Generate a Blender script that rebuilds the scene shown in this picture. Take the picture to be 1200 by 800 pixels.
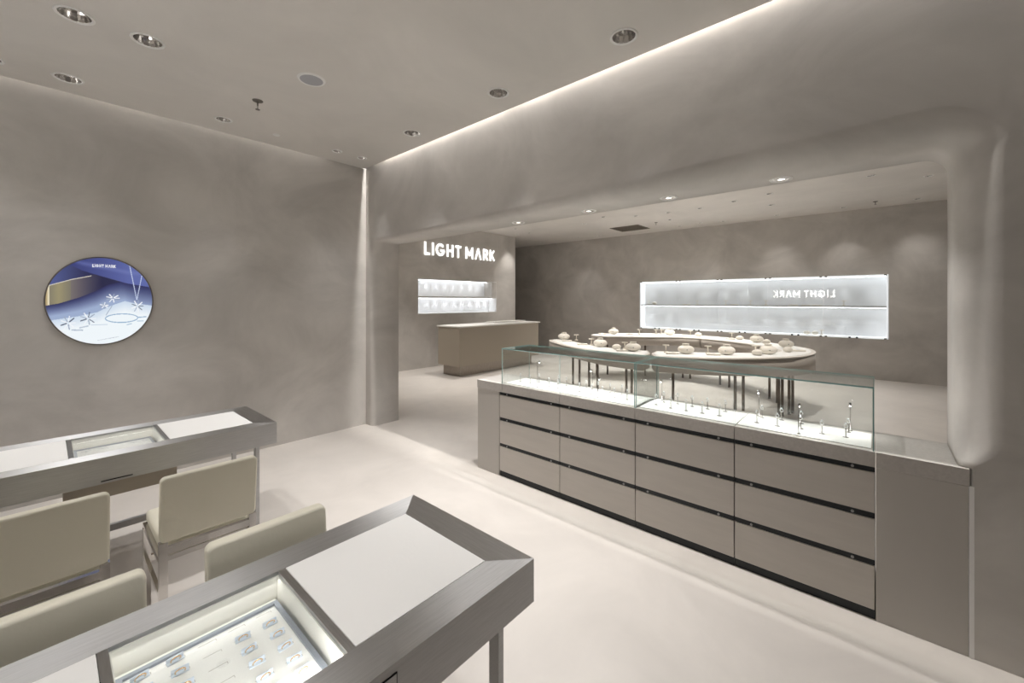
import bpy, bmesh, math, random
from mathutils import Vector, Matrix
random.seed(7)
PI = math.pi
for o in list(bpy.data.objects): bpy.data.objects.remove(o)
SC = bpy.context.scene
COL = SC.collection

# ------------------------------------------------------------------ camera
F_PX = 483.04; HOR = 351.8; CAM_H = 1.65; YAW = 41.508
cd = bpy.data.cameras.new('camera'); cam = bpy.data.objects.new('camera', cd); COL.objects.link(cam)
cd.sensor_width = 36; cd.lens = 36 * F_PX / 1200; cd.shift_x = 0; cd.shift_y = -(400 - HOR) / 1200
cd.clip_start = 0.02
cam.location = (0, 0, CAM_H); cam.rotation_euler = (PI / 2, 0, math.radians(YAW - 90))
SC.camera = cam

# ------------------------------------------------------------------ world, exposure
w = bpy.data.worlds.new('world'); SC.world = w; w.use_nodes = True
w.node_tree.nodes['Background'].inputs[0].default_value = (1.0, .96, .9, 1)
w.node_tree.nodes['Background'].inputs[1].default_value = 0.1
vs = SC.view_settings
vs.view_transform = 'Standard'; vs.look = 'None'; vs.gamma = 1; vs.use_curve_mapping = False
vs.exposure = 0.18
WARM = (1.0, 0.965, 0.92); NEUT = (1.0, 0.985, 0.975); COOL = (0.95, 0.975, 1.0)
P_FRONT = 108.0      # watts of a front-room downlight
P_SOFFIT = 58.0     # soffit downlights over the counter
P_BACK = 96.0       # back-room downlights
P_COVE = 128.0       # LED strip in the ceiling slot
E_NICHE = 5.0

def lamp(name, kind, loc, power, color=NEUT, parent=None, **kw):
    l = bpy.data.lights.new(name, kind); l.energy = power; l.color = color
    for k, v in kw.items(): setattr(l, k, v)
    o = bpy.data.objects.new(name, l); COL.objects.link(o); o.location = loc
    if parent: o.parent = parent
    return o

# ------------------------------------------------------------------ materials
def mat(name, col, rough=.6, metal=0, spec=.5, noise=None, bump=None, emis=None, estr=0, aniso=None):
    m = bpy.data.materials.new(name); m.use_nodes = True
    nt = m.node_tree; b = nt.nodes['Principled BSDF']
    b.inputs['Base Color'].default_value = (*col, 1)
    b.inputs['Roughness'].default_value = rough
    b.inputs['Metallic'].default_value = metal
    b.inputs['Specular IOR Level'].default_value = spec
    tc = nt.nodes.new('ShaderNodeTexCoord'); mp = nt.nodes.new('ShaderNodeMapping')
    nt.links.new(tc.outputs['Object'], mp.inputs[0])
    if noise:                       # (scale, detail, amount, stretch)
        sc, det, amt, st = noise
        mp.inputs['Scale'].default_value = st
        n = nt.nodes.new('ShaderNodeTexNoise'); n.inputs['Scale'].default_value = sc
        n.inputs['Detail'].default_value = det; n.inputs['Roughness'].default_value = .6
        n.inputs['Distortion'].default_value = .6
        nt.links.new(mp.outputs[0], n.inputs['Vector'])
        r = nt.nodes.new('ShaderNodeValToRGB')
        r.color_ramp.elements[0].position = .3; r.color_ramp.elements[1].position = .7
        r.color_ramp.elements[0].color = (*[c * (1 - amt) for c in col], 1)
        r.color_ramp.elements[1].color = (*[min(1, c * (1 + amt)) for c in col], 1)
        nt.links.new(n.outputs['Fac'], r.inputs[0]); nt.links.new(r.outputs[0], b.inputs['Base Color'])
    if bump:                        # (scale, strength, stretch)
        mp2 = nt.nodes.new('ShaderNodeMapping'); mp2.inputs['Scale'].default_value = bump[2]
        nt.links.new(tc.outputs['Object'], mp2.inputs[0])
        n2 = nt.nodes.new('ShaderNodeTexNoise'); n2.inputs['Scale'].default_value = bump[0]; n2.inputs['Detail'].default_value = 4
        nt.links.new(mp2.outputs[0], n2.inputs['Vector'])
        bp = nt.nodes.new('ShaderNodeBump'); bp.inputs['Strength'].default_value = bump[1]; bp.inputs['Distance'].default_value = .004
        nt.links.new(n2.outputs['Fac'], bp.inputs['Height']); nt.links.new(bp.outputs[0], b.inputs['Normal'])
    if emis:
        b.inputs['Emission Color'].default_value = (*emis, 1); b.inputs['Emission Strength'].default_value = estr
    return m

def brushed(m, tang, an=.88):
    nt = m.node_tree; b = nt.nodes['Principled BSDF']; c = nt.nodes.new('ShaderNodeCombineXYZ')
    for k in range(3): c.inputs[k].default_value = tang[k]
    nt.links.new(c.outputs[0], b.inputs['Tangent']); b.inputs['Anisotropic'].default_value = an
    return m
def glass(name, tint=(1, 1, 1), ior=1.5, boost=1.0):
    m = bpy.data.materials.new(name); m.use_nodes = True; nt = m.node_tree
    nt.nodes.remove(nt.nodes['Principled BSDF']); out = nt.nodes['Material Output']
    t = nt.nodes.new('ShaderNodeBsdfTransparent'); t.inputs[0].default_value = (*tint, 1)
    g = nt.nodes.new('ShaderNodeBsdfGlossy'); g.inputs['Roughness'].default_value = 0.0
    f = nt.nodes.new('ShaderNodeFresnel')
    ge = nt.nodes.new('ShaderNodeNewGeometry'); mi_ = nt.nodes.new('ShaderNodeMath'); mi_.operation = 'MULTIPLY_ADD'
    mi_.inputs[1].default_value = 1 / ior - ior; mi_.inputs[2].default_value = ior      # same reflectance on both faces of the pane
    nt.links.new(ge.outputs['Backfacing'], mi_.inputs[0]); nt.links.new(mi_.outputs[0], f.inputs[0])
    mu = nt.nodes.new('ShaderNodeMath'); mu.operation = 'MULTIPLY'; mu.inputs[1].default_value = boost
    mx = nt.nodes.new('ShaderNodeMixShader')
    nt.links.new(f.outputs[0], mu.inputs[0]); nt.links.new(mu.outputs[0], mx.inputs[0])
    nt.links.new(t.outputs[0], mx.inputs[1]); nt.links.new(g.outputs[0], mx.inputs[2])
    nt.links.new(mx.outputs[0], out.inputs[0]); return m

M_WALL = mat('wall_plaster', (.56, .532, .50), .62, spec=.3, noise=(1.1, 7, .17, (1, 1, 1.2)), bump=(3, .25, (1, 1, 1)))
M_CEIL = mat('ceiling_plaster', (.74, .708, .67), .6, spec=.3, noise=(1.0, 6, .07, (1, 1, 1)), bump=(3, .2, (1, 1, 1)))
M_FLOOR = mat('floor_microcement', (.60, .56, .52), .42, spec=.35, noise=(1.6, 7, .07, (1, 1, 1)), bump=(2.5, .15, (1, 1, 1)))
M_STEEL = mat('brushed_steel', (.50, .497, .495), .42, 1, noise=(6, 5, .08, (1.5, 30, 30)), bump=(40, .06, (1, 14, 14)))
M_STEELY = mat('brushed_steel_crosswise', (.50, .497, .495), .42, 1, noise=(6, 5, .08, (30, 1.5, 30)), bump=(40, .06, (14, 1, 14)))
brushed(M_STEEL, (0, 1, .01)); brushed(M_STEELY, (1, 0, .01))
M_CHROME = mat('polished_steel', (.70, .68, .66), .16, 1)
M_LEATHER = mat('cream_leather', (.80, .765, .64), .5, spec=.4, bump=(60, .15, (1, 1, 1)))
M_PAD = mat('white_leather', (.88, .87, .85), .55, bump=(90, .12, (1, 1, 1)))
M_PADW = mat('white_display_pad', (.88, .87, .84), .5)
M_CREAM = mat('cream_lining', (.85, .83, .77), .55)
M_BLUEG = mat('grey_tray_frame', (.30, .33, .38), .4, .6)
M_STONE = mat('worktop_stone', (.50, .47, .44), .5, noise=(60, 3, .08, (1, 1, 1)))
M_STONEW = mat('worktop_stone_pale', (.66, .65, .63), .45)
M_DRAWER = mat('drawer_laminate', (.56, .52, .475), .48, noise=(3, 3, .03, (1, 1, 8)))
M_ENDPAN = mat('end_panel_laminate', (.50, .47, .435), .5)
M_BLACK = mat('black_rail', (.022, .024, .026), .3, .5)
M_DARK = mat('dark_recess', (.06, .055, .05), .6)
M_BOLT = mat('lock_metal', (.35, .35, .35), .3, 1)
M_GLASS = glass('clear_glass', (.985, .995, .99))
M_GLASSTOP = glass('clear_glass_top', (.93, .95, .94), boost=1.0)
M_DOORGL = glass('door_glass', (.97, .985, .99), boost=1.3)
M_GEDGE = mat('green_glass_edge', (.22, .38, .36), .2, spec=.6)
M_GEDGEL = mat('pale_glass_edge', (.55, .66, .64), .2, spec=.6)
M_DESK = mat('bronze_laminate', (.36, .315, .255), .42, spec=.4)
M_PLINTH = mat('brushed_bronze_plinth', (.36, .32, .28), .35, .8, noise=(5, 4, .15, (20, 20, 2)))
M_DESKTOP = mat('desk_top_stone', (.72, .70, .66), .45)
M_RIM = mat('ring_table_leather', (.46, .415, .365), .5)
M_LIP = mat('ring_table_lip', (.70, .66, .60), .5)
M_LEG = mat('bronze_tube', (.20, .165, .135), .35, .7)
M_BUST = mat('cream_suede', (.84, .79, .70), .6)
M_GOLD = mat('gold', (.85, .55, .28), .22, 1)
M_SILVER = mat('silver', (.86, .86, .87), .3, .85)
M_DIA = mat('white_gem', (.95, .97, 1), .05, 0, 1)
M_STAND = mat('stand_metal', (.35, .33, .31), .3, 1)
M_WHITEP = mat('white_paint', (.86, .85, .83), .5)
M_GRILLE = mat('grey_grille', (.42, .42, .45), .6)
M_GREY = mat('dull_metal', (.22, .2, .18), .4, .6)
M_VENT = mat('vent_bronze', (.16, .14, .11), .5)
M_NICHE = mat('niche_white', (.82, .825, .835), .5)
M_NICHEF = mat('niche_frame', (.82, .82, .82), .4)
M_ACR = mat('frosted_acrylic', (.72, .80, .90), .25)
M_LINE = mat('slot_shadow_line', (.42, .39, .35), .7)
def emit(name, col, s):
    return mat(name, (.8, .8, .8), .5, emis=col, estr=s)
M_SIGN = emit('sign_light', (1, .99, .97), 1.4)
M_SIGNB = emit('shopfront_sign_light', (1, .99, .97), 9.0)
M_LED = emit('led_strip', (.93, .97, 1), E_NICHE)
M_LENS = emit('downlight_lens', (1, .95, .86), 10.0)
M_LENSS = emit('soffit_lens', (1, .96, .9), 1.6)
M_LAMPH = emit('case_lamp_lens', (1, .99, .96), 14)

# ------------------------------------------------------------------ mesh helpers
def newbm(): return bmesh.new()
def box(bm, x0, x1, y0, y1, z0, z1, mi=0, bev=0):
    vs = [bm.verts.new((x, y, z)) for x in (x0, x1) for y in (y0, y1) for z in (z0, z1)]
    idx = [(0, 1, 3, 2), (4, 6, 7, 5), (0, 4, 5, 1), (2, 3, 7, 6), (0, 2, 6, 4), (1, 5, 7, 3)]
    fs = [bm.faces.new([vs[i] for i in q]) for q in idx]
    for f in fs: f.material_index = mi
    if bev:
        es = list({e for f in fs for e in f.edges})
        r = bmesh.ops.bevel(bm, geom=es, offset=bev, segments=3, profile=.5, affect='EDGES', clamp_overlap=True)
        for f in r['faces']: f.material_index = mi; f.smooth = True
    return fs
def rbox(bm, x0, x1, y0, y1, z0, z1, R, r, axis='y', n=6):
    # soft cushion: rounded-rectangle outline in the plane across 'axis', rims rounded by r
    if axis == 'y': a0, a1, b0, b1, d0, d1 = x0, x1, z0, z1, y0, y1
    else: a0, a1, b0, b1, d0, d1 = x0, x1, y0, y1, z0, z1
    def ring(ins, d):
        rr = max(R - ins, .001); out = []
        for cx, cy, s0 in ((a1 - R, b1 - R, 0), (a0 + R, b1 - R, 1), (a0 + R, b0 + R, 2), (a1 - R, b0 + R, 3)):
            for k in range(n + 1):
                t = PI / 2 * (s0 + k / n); p = (cx + rr * math.cos(t), cy + rr * math.sin(t))
                out.append(bm.verts.new((p[0], d, p[1]) if axis == 'y' else (p[0], p[1], d)))
        return out
    L = []
    for k in range(5): t = PI / 2 * k / 4; L.append(ring(r * (1 - math.sin(t)), d0 + r * (1 - math.cos(t))))
    for k in range(5): t = PI / 2 * k / 4; L.append(ring(r * (1 - math.cos(t)), d1 - r * (1 - math.sin(t))))
    for A, B in zip(L, L[1:]):
        for i in range(len(A)):
            f = bm.faces.new((A[i], A[(i + 1) % len(A)], B[(i + 1) % len(A)], B[i])); f.smooth = True
    bm.faces.new(L[0][::-1]); bm.faces.new(L[-1])
def cyl(bm, p, q, r, r2=None, n=12, mi=0, caps=True):
    p = Vector(p); q = Vector(q); d = q - p
    r2 = r if r2 is None else r2
    res = bmesh.ops.create_cone(bm, cap_ends=caps, segments=n, radius1=r, radius2=r2, depth=d.length,
        matrix=Matrix.Translation((p + q) / 2) @ d.to_track_quat('Z', 'Y').to_matrix().to_4x4())
    for v in res['verts']:
        for f in v.link_faces:
            f.material_index = mi
            if len(f.verts) == 4: f.smooth = True
def sphere(bm, c, r, sx=1, sy=1, sz=1, n=12, rot=None):
    m = Matrix.Translation(c) @ (rot or Matrix.Identity(4)) @ Matrix.Diagonal((sx, sy, sz, 1))
    res = bmesh.ops.create_uvsphere(bm, u_segments=n, v_segments=max(6, n // 2 + 2), radius=r, matrix=m)
    for v in res['verts']:
        for f in v.link_faces: f.smooth = True
    return res['verts']
def torus(bm, c, R, r, axis='Z', n=24, k=8, sx=1, sy=1, rot=None):
    rows = []
    for i in range(n):
        a = 2 * PI * i / n; row = []
        for j in range(k):
            b = 2 * PI * j / k
            v = Vector(((R + r * math.cos(b)) * math.cos(a) * sx, (R + r * math.cos(b)) * math.sin(a) * sy, r * math.sin(b)))
            if axis == 'X': v = Vector((v.z, v.x, v.y))
            if axis == 'Y': v = Vector((v.x, v.z, v.y))
            if rot: v = rot @ v
            row.append(bm.verts.new(v + Vector(c)))
        rows.append(row)
    for i in range(n):
        for j in range(k):
            f = bm.faces.new((rows[i][j], rows[(i + 1) % n][j], rows[(i + 1) % n][(j + 1) % k], rows[i][(j + 1) % k])); f.smooth = True
def lathe(bm, prof, c=(0, 0, 0), n=24, mi=0, smooth=True, flute=0):
    fl_ = lambda i: 1 - flute * (i % 2)
    rows = [[bm.verts.new((c[0] + r * fl_(i) * math.cos(2 * PI * i / n), c[1] + r * fl_(i) * math.sin(2 * PI * i / n), c[2] + z)) for i in range(n)] for r, z in prof]
    for a, b in zip(rows, rows[1:]):
        for i in range(n):
            f = bm.faces.new((a[i], a[(i + 1) % n], b[(i + 1) % n], b[i])); f.smooth = smooth; f.material_index = mi
def obj(name, bm, m, parent=None, fix=True):
    if fix: bmesh.ops.recalc_face_normals(bm, faces=bm.faces)
    me = bpy.data.meshes.new(name); bm.to_mesh(me); bm.free()
    for mm in (m if isinstance(m, (list, tuple)) else [m]): me.materials.append(mm)
    o = bpy.data.objects.new(name, me); COL.objects.link(o)
    if parent: o.parent = parent; 
    return o
def bobj(name, x0, x1, y0, y1, z0, z1, m, parent=None, bev=0):
    bm = newbm(); box(bm, x0, x1, y0, y1, z0, z1, 0, bev); return obj(name, bm, m, parent)
def struct(o): o['kind'] = 'structure'; return o
def tag(o, label, cat, group=None):
    o['label'] = label; o['category'] = cat
    if group: o['group'] = group
    return o
def thing(name, label, cat, loc=(0, 0, 0), rotz=0, group=None):
    o = bpy.data.objects.new(name, None); COL.objects.link(o); o.empty_display_size = .05
    o.location = loc; o.rotation_euler = (0, 0, rotz); return tag(o, label, cat, group)
def copy_tree(o, parent=None):
    c = o.copy(); COL.objects.link(c)
    if parent: c.parent = parent
    for ch in list(o.children): copy_tree(ch, c)
    return c
def dup(o, loc, rotz, label, group=None):
    c = copy_tree(o); c.location = loc; c.rotation_euler = (0, 0, rotz); c['label'] = label
    if group: c['group'] = group
    return c
ORD = ['first', 'second', 'third', 'fourth', 'fifth', 'sixth', 'seventh', 'eighth', 'ninth', 'tenth', 'eleventh', 'twelfth', 'thirteenth', 'fourteenth', 'fifteenth', 'sixteenth', 'seventeenth', 'eighteenth', 'nineteenth', 'twentieth']

# ------------------------------------------------------------------ letters (geometric sans, A without crossbar)
def glyph(ch):
    W = .17; S = []; arc = lambda cx, cy, rx, ry, a0, a1, n=14: [(cx + rx * math.cos(a0 + (a1 - a0) * i / n), cy + ry * math.sin(a0 + (a1 - a0) * i / n)) for i in range(n + 1)]
    h = W / 2
    if ch == 'L': S = [[(h, 0), (h, 1)], [(h, h), (.58, h)]]; w_ = .58
    if ch == 'I': S = [[(h, 0), (h, 1)]]; w_ = W
    if ch == 'G': S = [arc(.5, .5, .5 - h, .5 - h, math.radians(42), math.radians(345), 22), [(.5, .44), (.97, .44)]]; w_ = 1.0
    if ch == 'H': S = [[(h, 0), (h, 1)], [(.76 - h, 0), (.76 - h, 1)], [(h, .5), (.76 - h, .5)]]; w_ = .76
    if ch == 'T': S = [[(0, 1 - h), (.7, 1 - h)], [(.35, 0), (.35, 1)]]; w_ = .7
    if ch == 'M': S = [[(h, 0), (h, 1)], [(.96 - h, 0), (.96 - h, 1)], [(h, .93), (.48, .28)], [(.96 - h, .93), (.48, .28)]]; w_ = .96
    if ch == 'A': S = [[(h, 0), (.44, .97)], [(.88 - h, 0), (.44, .97)]]; w_ = .88
    if ch == 'R': S = [[(h, 0), (h, 1)], [(h, 1 - h), (.36, 1 - h)] , arc(.36, .70, .29 - h + .02, .30 - h, PI / 2, -PI / 2, 10), [(.36, .40 + h * .9), (h, .40 + h * .9)], [(.32, .42), (.62, 0.03)]]; w_ = .68
    if ch == 'K': S = [[(h, 0), (h, 1)], [(h, .45), (.62, .97)], [(.24, .55), (.66, .03)]]; w_ = .7
    return S, w_, W
def text_layout(txt, gap=.25, word=.34):
    x = 0; out = []
    for ch in txt:
        if ch == ' ': x += word; continue
        S, w_, W = glyph(ch); out.append((ch, x, S, w_, W)); x += w_ + gap
    return out, x - gap
def stroke_prisms(bm, S, W, org, U, V, D, hgt, dep):
    org, U, V, D = map(Vector, (org, U, V, D))
    for st in S:
        for a, b in zip(st, st[1:]):
            a = Vector(a); b = Vector(b); d = (b - a).normalized(); nn = Vector((-d.y, d.x)) * W / 2
            if len(st) > 2: a = a - d * W * .06; b = b + d * W * .06
            q = [a + nn, b + nn, b - nn, a - nn]
            q = [Vector((p.x, min(1, max(0, p.y)))) for p in q]
            v0 = [bm.verts.new(org + U * p.x * hgt + V * p.y * hgt) for p in q]
            v1 = [bm.verts.new(org + U * p.x * hgt + V * p.y * hgt + D * dep) for p in q]
            bm.faces.new(v0); bm.faces.new(v1)
            for i in range(4): bm.faces.new((v0[i], v0[(i + 1) % 4], v1[(i + 1) % 4], v1[i]))
def sign(root, org, U, V, D, width, hgt, dep, m):
    lay, tot = text_layout('LIGHT MARK'); k = width / (tot * hgt)
    for ch, x, S, w_, W in lay:
        bm = newbm()
        stroke_prisms(bm, S, W, Vector(org) + Vector(U) * x * hgt * k, Vector(U) * k, V, D, hgt, dep)
        obj('letter', bm, m, root)

# ------------------------------------------------------------------ room shell
ZC = 3.39; ZB = 3.58; YL = 5.11; XR = 2.83; XRB = 3.22; XB = 11.45; YLOGO = 8.3; XLE = 9.53; ZS = 2.42
def wall(name, x0, x1, y0, y1, z0, z1, m=M_WALL):
    return struct(bobj(name, x0, x1, y0, y1, z0, z1, m))
wall('floor', -1.8, 11.7, -3.2, 12.2, -.1, 0, M_FLOOR)
for x in (3.4, 11.3): wall('wall_pier', x - .18, x + .18, -3.15, -3.0, 0, 2.9)
wall('wall_left', -1.7, XRB, YL, YL + .15, 0, ZC + .38)
wall('wall_behind', -1.8, -1.62, -2.6, YL + .15, 0, ZC + .38)
wall('wall_near', -1.62, 3.1, -2.75, -2.6, 0, ZC + .38)
wall('wall_back_room_side', XRB, 11.6, -3.15, -3.0, 2.9, ZB)   # lintel over the open side
wall('wall_back_room_near', XRB, XRB + .15, YL + .15, YLOGO, 0, ZB)
wall('wall_back_room_far', XLE, 11.6, 12.0, 12.15, 0, ZB)

# beam wall with the opening: outline (y,z), outward normal into the wall, fillet radius
def opening_wall():
    yl, yr = 4.94, -.285; st = []
    def add(y, z, ny, nz, r): st.append((y, z, ny, nz, r))
    for i in range(9): add(yl, ZS * i / 9 * .985, 1, 0, .07)
    add(yl, ZS, .7071, .7071, .05)
    n = 26; rc = .10
    for i in range(1, n + 1):
        t = i / n; y = yl + (yr + rc - yl) * t; add(y, ZS, 0, 1, .03 + .13 * t ** 1.3)
    for i in range(1, 8):
        a = PI / 2 * i / 8; add(yr + rc - rc * math.sin(a), ZS - rc + rc * math.cos(a), -math.sin(a), math.cos(a), .16)
    zz = [(ZS - rc) + (1.25 - (ZS - rc)) * i / 5 for i in range(6)]
    for z_ in zz: add(yr, z_, -1, 0, .14)
    for z_, r_ in ((1.0, .14), (.94, .11), (.90, .07), (.872, .045)): add(yr, z_, -1, 0, r_)
    for z_ in (.871, .4, 0): add(yr - .04, z_, -1, 0, .012)
    bm = newbm(); rows = []
    for (y, z, ny, nz, r) in st:
        s = 1.414 if (ny > 0 and nz > 0) else 1
        row = []
        for k in range(9):
            a = PI / 2 * k / 8
            off = r * (1 - math.sin(a)) * s; dx = r * (1 - math.cos(a))
            row.append(bm.verts.new((XR + dx, y + ny * off, z + nz * off)))
        row.append(bm.verts.new((XRB, y, z)))
        rows.append(row)
    for a, b in zip(rows, rows[1:]):
        for i in range(9):
            f = bm.faces.new((a[i], a[i + 1], b[i + 1], b[i])); f.smooth = True
    # front and back faces out to the wall's border
    for X, idx, zt, y0, y1 in ((XR, 0, ZC + .38, -2.62, YL + .01), (XRB, 9, ZB, -3.1, YL + .15)):
        brd = []
        for (y, z, ny, nz, r), row in zip(st, rows):
            v = row[idx].co
            if ny == 1: p = (X, y1, v.z)
            elif ny > 0: p = (X, y1, zt)
            elif ny == 0: p = (X, v.y, zt)
            elif nz > 0 : p = (X, y0, zt)
            else: p = (X, y0, v.z)
            brd.append(bm.verts.new(p))
        prev = None
        for k in range(len(rows) - 1):
            q = [rows[k][idx], rows[k + 1][idx], brd[k + 1], brd[k]]
            if (brd[k].co - brd[k + 1].co).length < 1e-6: q = q[:3]
            # soffit -> first corner station needs the strip up to the border corner
            bm.faces.new(q)
    o = obj('wall_right', bm, M_WALL); return struct(o)
opening_wall()
# soft column where the left wall meets the beam wall is part of the opening wall

def holes_ceiling(name, x0, x1, y0, y1, z, thick, holes, m):
    o = bobj(name, x0, x1, y0, y1, z, z + thick, m)
    bm = newbm()
    for (x, y, r) in holes: cyl(bm, (x, y, z - .1), (x, y, z + thick + .1), r, n=24)
    if holes:
        c = obj('cutter', bm, m)
        md = o.modifiers.new('b', 'BOOLEAN'); md.operation = 'DIFFERENCE'; md.object = c; md.solver = 'FAST'
        dg = bpy.context.evaluated_depsgraph_get(); me = bpy.data.meshes.new_from_object(o.evaluated_get(dg))
        o.modifiers.clear(); o.data = me; bpy.data.objects.remove(c)
    return struct(o)
FR = [(.115, 3.668, .078), (.452, 3.662, .078), (.115, 4.752, .078), (-.29, 4.78, .078), (1.13, 4.709, .06), (2.248, 4.715, .045), (2.557, 4.714, .045),
      (2.523, 3.623, .078), (2.516, 2.38, .078), (2.527, 1.251, .078), (.72, 1.22, .078), (-.12, 1.25, .078)]
SF = [(3.03, 2.52, .058), (3.03, 1.80, .058), (3.03, 1.14, .058), (3.03, .44, .058)]
SF = [(3.10, 2.66, .06), (3.10, 1.86, .06), (3.10, 1.17, .06), (3.10, .455, .06)]
BK = [(9.19, 7.93), (8.39, 7.30), (9.18, 7.47), (10.95, 8.35), (8.98, 5.51), (8.54, 4.74), (10.8, 6.84), (10.93, 6.2), (8.94, 4.13), (9.07, 3.44),
      (9.91, 3.72), (9.09, 2.78), (10.8, 3.29), (10.93, 3.85), (8.9, 2.09), (8.68, 1.46), (9.72, 1.6), (10.94, 2.8),
      (10.98, 1.69), (8.47, .07), (10.98, .52), (9.07, -.6), (10.99, -.58), (6.2, 6.6), (6.0, 4.6), (6.0, 2.8), (6.2, .8), (4.6, 7.2)]  # last five are added lamps, unseen behind the beam, brightening ring, desk and logo wall
holes_ceiling('ceiling', -1.62, XR - .035, -2.6, YL - .03, ZC, .30, FR, M_CEIL)
wall('trim_1', -1.7, XRB, -2.7, YL + .15, ZC + .34, ZC + .4, M_CEIL)     # slab above the slot
holes_ceiling('ceiling', XRB, 11.6, -3.1, 12.1, ZB, .10, [(x, y, .05) for x, y in BK], M_CEIL)

# rear wall with the long glazed niche, middle wall with the logo and its niche
def wall_holes_x(name, X, T, y0, y1, z1, hy0, hy1, hz0, hz1):
    bm = newbm()
    box(bm, X, X + T, y0, hy0, 0, z1); box(bm, X, X + T, hy1, y1, 0, z1)
    box(bm, X, X + T, hy0, hy1, 0, hz0); box(bm, X, X + T, hy0, hy1, hz1, z1)
    return struct(obj(name, bm, M_WALL))
NY0, NY1, NZ0, NZ1 = -.18, 5.16, .845, 2.185
wall_holes_x('wall_rear', XB, .4, -3.1, 12.1, ZB, NY0, NY1, NZ0, NZ1)
LX0, LX1, LZ0, LZ1 = 5.95, 8.70, 1.31, 2.18
bm = newbm()
box(bm, XRB, LX0, YLOGO, YLOGO + .5, 0, ZB); box(bm, LX1, XLE, YLOGO, YLOGO + .5, 0, ZB)
box(bm, LX0, LX1, YLOGO, YLOGO + .5, 0, LZ0); box(bm, LX0, LX1, YLOGO, YLOGO + .5, LZ1, ZB)
box(bm, XLE - .5, XLE, YLOGO + .5, 12.1, 0, ZB)
struct(obj('wall_middle', bm, M_WALL))

# LED strip in the ceiling slots
def cove(label, loc, size, rotz, power):
    t = thing('cove_light', label, 'light', loc, rotz)
    bobj('led_strip', -size / 2, size / 2, -.008, .008, 0, .008, emit('slot_led', (1, .97, .93), 1.5), t)
    lamp('strip_or_fill_glow', 'AREA', (0, 0, -.004), power, (1, .975, .94), t, shape='RECTANGLE', size=size, size_y=.02)
cove('thin light strip hidden in ceiling slot along the beam wall', (XR - .018, 1.1, ZC + .29), 7.2, PI / 2, P_COVE)
cove('thin light strip hidden in ceiling slot along the left wall', (.4, YL - .016, ZC + .29), 3.7, 0, P_COVE * .13)

# ------------------------------------------------------------------ downlights
def downlight(label, x, y, z, r, power, group, spot=100, depth=None, col=WARM, rad=.03, tilt=(0, 0), blend=.5):
    t = thing('downlight', label, 'ceiling light', (x, y, z), 0, group)
    d = depth or r * 1.05
    bm = newbm(); lathe(bm, [(r * .95, .002), (r * .97, -.004), (r + .011, -.005), (r + .014, 0), (r * .97, .001)], n=32); obj('trim_ring', bm, M_WHITEP, t)
    bm = newbm(); lathe(bm, [(r * .97, 0), (r * .80, d * .5), (r * .50, d)], n=28, smooth=False, flute=.035); obj('reflector', bm, M_CHROME, t)
    bm = newbm(); lathe(bm, [(r * .48, d), (.001, d)], n=16); obj('lens', bm, M_LENS, t)
    if power:
        l = lamp('beam', 'SPOT', (0, 0, -.006), power, col, t, spot_size=math.radians(spot), spot_blend=blend, shadow_soft_size=rad)
        l.rotation_euler = (math.radians(tilt[0]), math.radians(tilt[1]), 0)
    return t
fl = ['large round downlight near the top left corner, over the left table', 'large round downlight right of the top left one, over the left table',
      'round downlight close to the left wall, below the two large ones', 'round downlight cut by the left picture edge near the left wall',
      'small round downlight left of the sprinkler near the left wall', 'tiny bright downlight near the far ceiling corner, left of a pair',
      'tiny bright downlight near the far ceiling corner, right of a pair', 'round downlight along the beam wall, farthest of the beam row',
      'round downlight along the beam wall, middle of the beam row', 'round downlight along the beam wall, nearest of the beam row',
      'round downlight out of view over the right end of the near table', 'round downlight out of view over the left end of the near table']
for i, ((x, y, r), lb) in enumerate(zip(FR, fl)):
    p, spot = (P_FRONT * .3, 50) if y > 4.4 else ((P_FRONT * (1.2 if y > 2 else .68), 66) if x > 2.4 else (P_FRONT * .82, 84))
    if i == 1: p *= .6
    if y < 1.3 and x < 1: p, spot = P_FRONT * .62, 56
    downlight(lb, x, y, ZC, r, p, 'downlights in the front room ceiling', spot, col=NEUT, blend=1, tilt=(0, 10 if x > 2.4 and y < 4.5 else 0))
# beam soffit lights hang flush under the beam
for i, (x, y, r) in enumerate(SF):
    t = thing('downlight', 'downlight in the beam underside above the glass case, ' + ['farthest', 'second farthest', 'second nearest', 'nearest'][i], 'ceiling light', (x, y, ZS), 0, 'downlights under the beam')
    bm = newbm(); lathe(bm, [(r * .8, -.001), (r, -.006), (r + .006, 0)], n=32); obj('trim_ring', bm, M_WHITEP, t)
    bm = newbm(); lathe(bm, [(r * .8, -.001), (r * .62, -.0035), (r * .35, -.002)], n=16, smooth=False); obj('reflector', bm, M_CHROME, t)
    bm = newbm(); lathe(bm, [(r * .35, -.002), (.001, -.002)], n=16); obj('lens', bm, M_LENSS, t)
    lamp('beam', 'SPOT', (0, 0, -.012), P_SOFFIT * (1, 1, 1, .38)[i], NEUT, t, spot_size=math.radians(118), spot_blend=.35, shadow_soft_size=.022)
for i, (x, y) in enumerate(BK):
    rows = 'far row by the rear wall' if x > 10.5 else ('row above the ring tables' if x > 8 else 'added row out of view behind the beam')
    near = sorted([b for b in BK if (b[0] > 10.5) == (x > 10.5) and (b[0] > 8) == (x > 8)], key=lambda b: -b[1])
    downlight('tiny back room downlight, %s from left, %s' % (ORD[near.index((x, y))], rows), x, y, ZB, .048, (P_BACK * (.35 if x > 10.5 else (2.3 if x < 8 else (1.5 if 1.9 < y < 5.6 else .8)))) if (i % 2 == 0 or i > 22 or 8 < x < 10) else 0,
              'small downlights in the back room ceiling', 80, col=WARM, rad=.03, blend=1)

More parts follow.
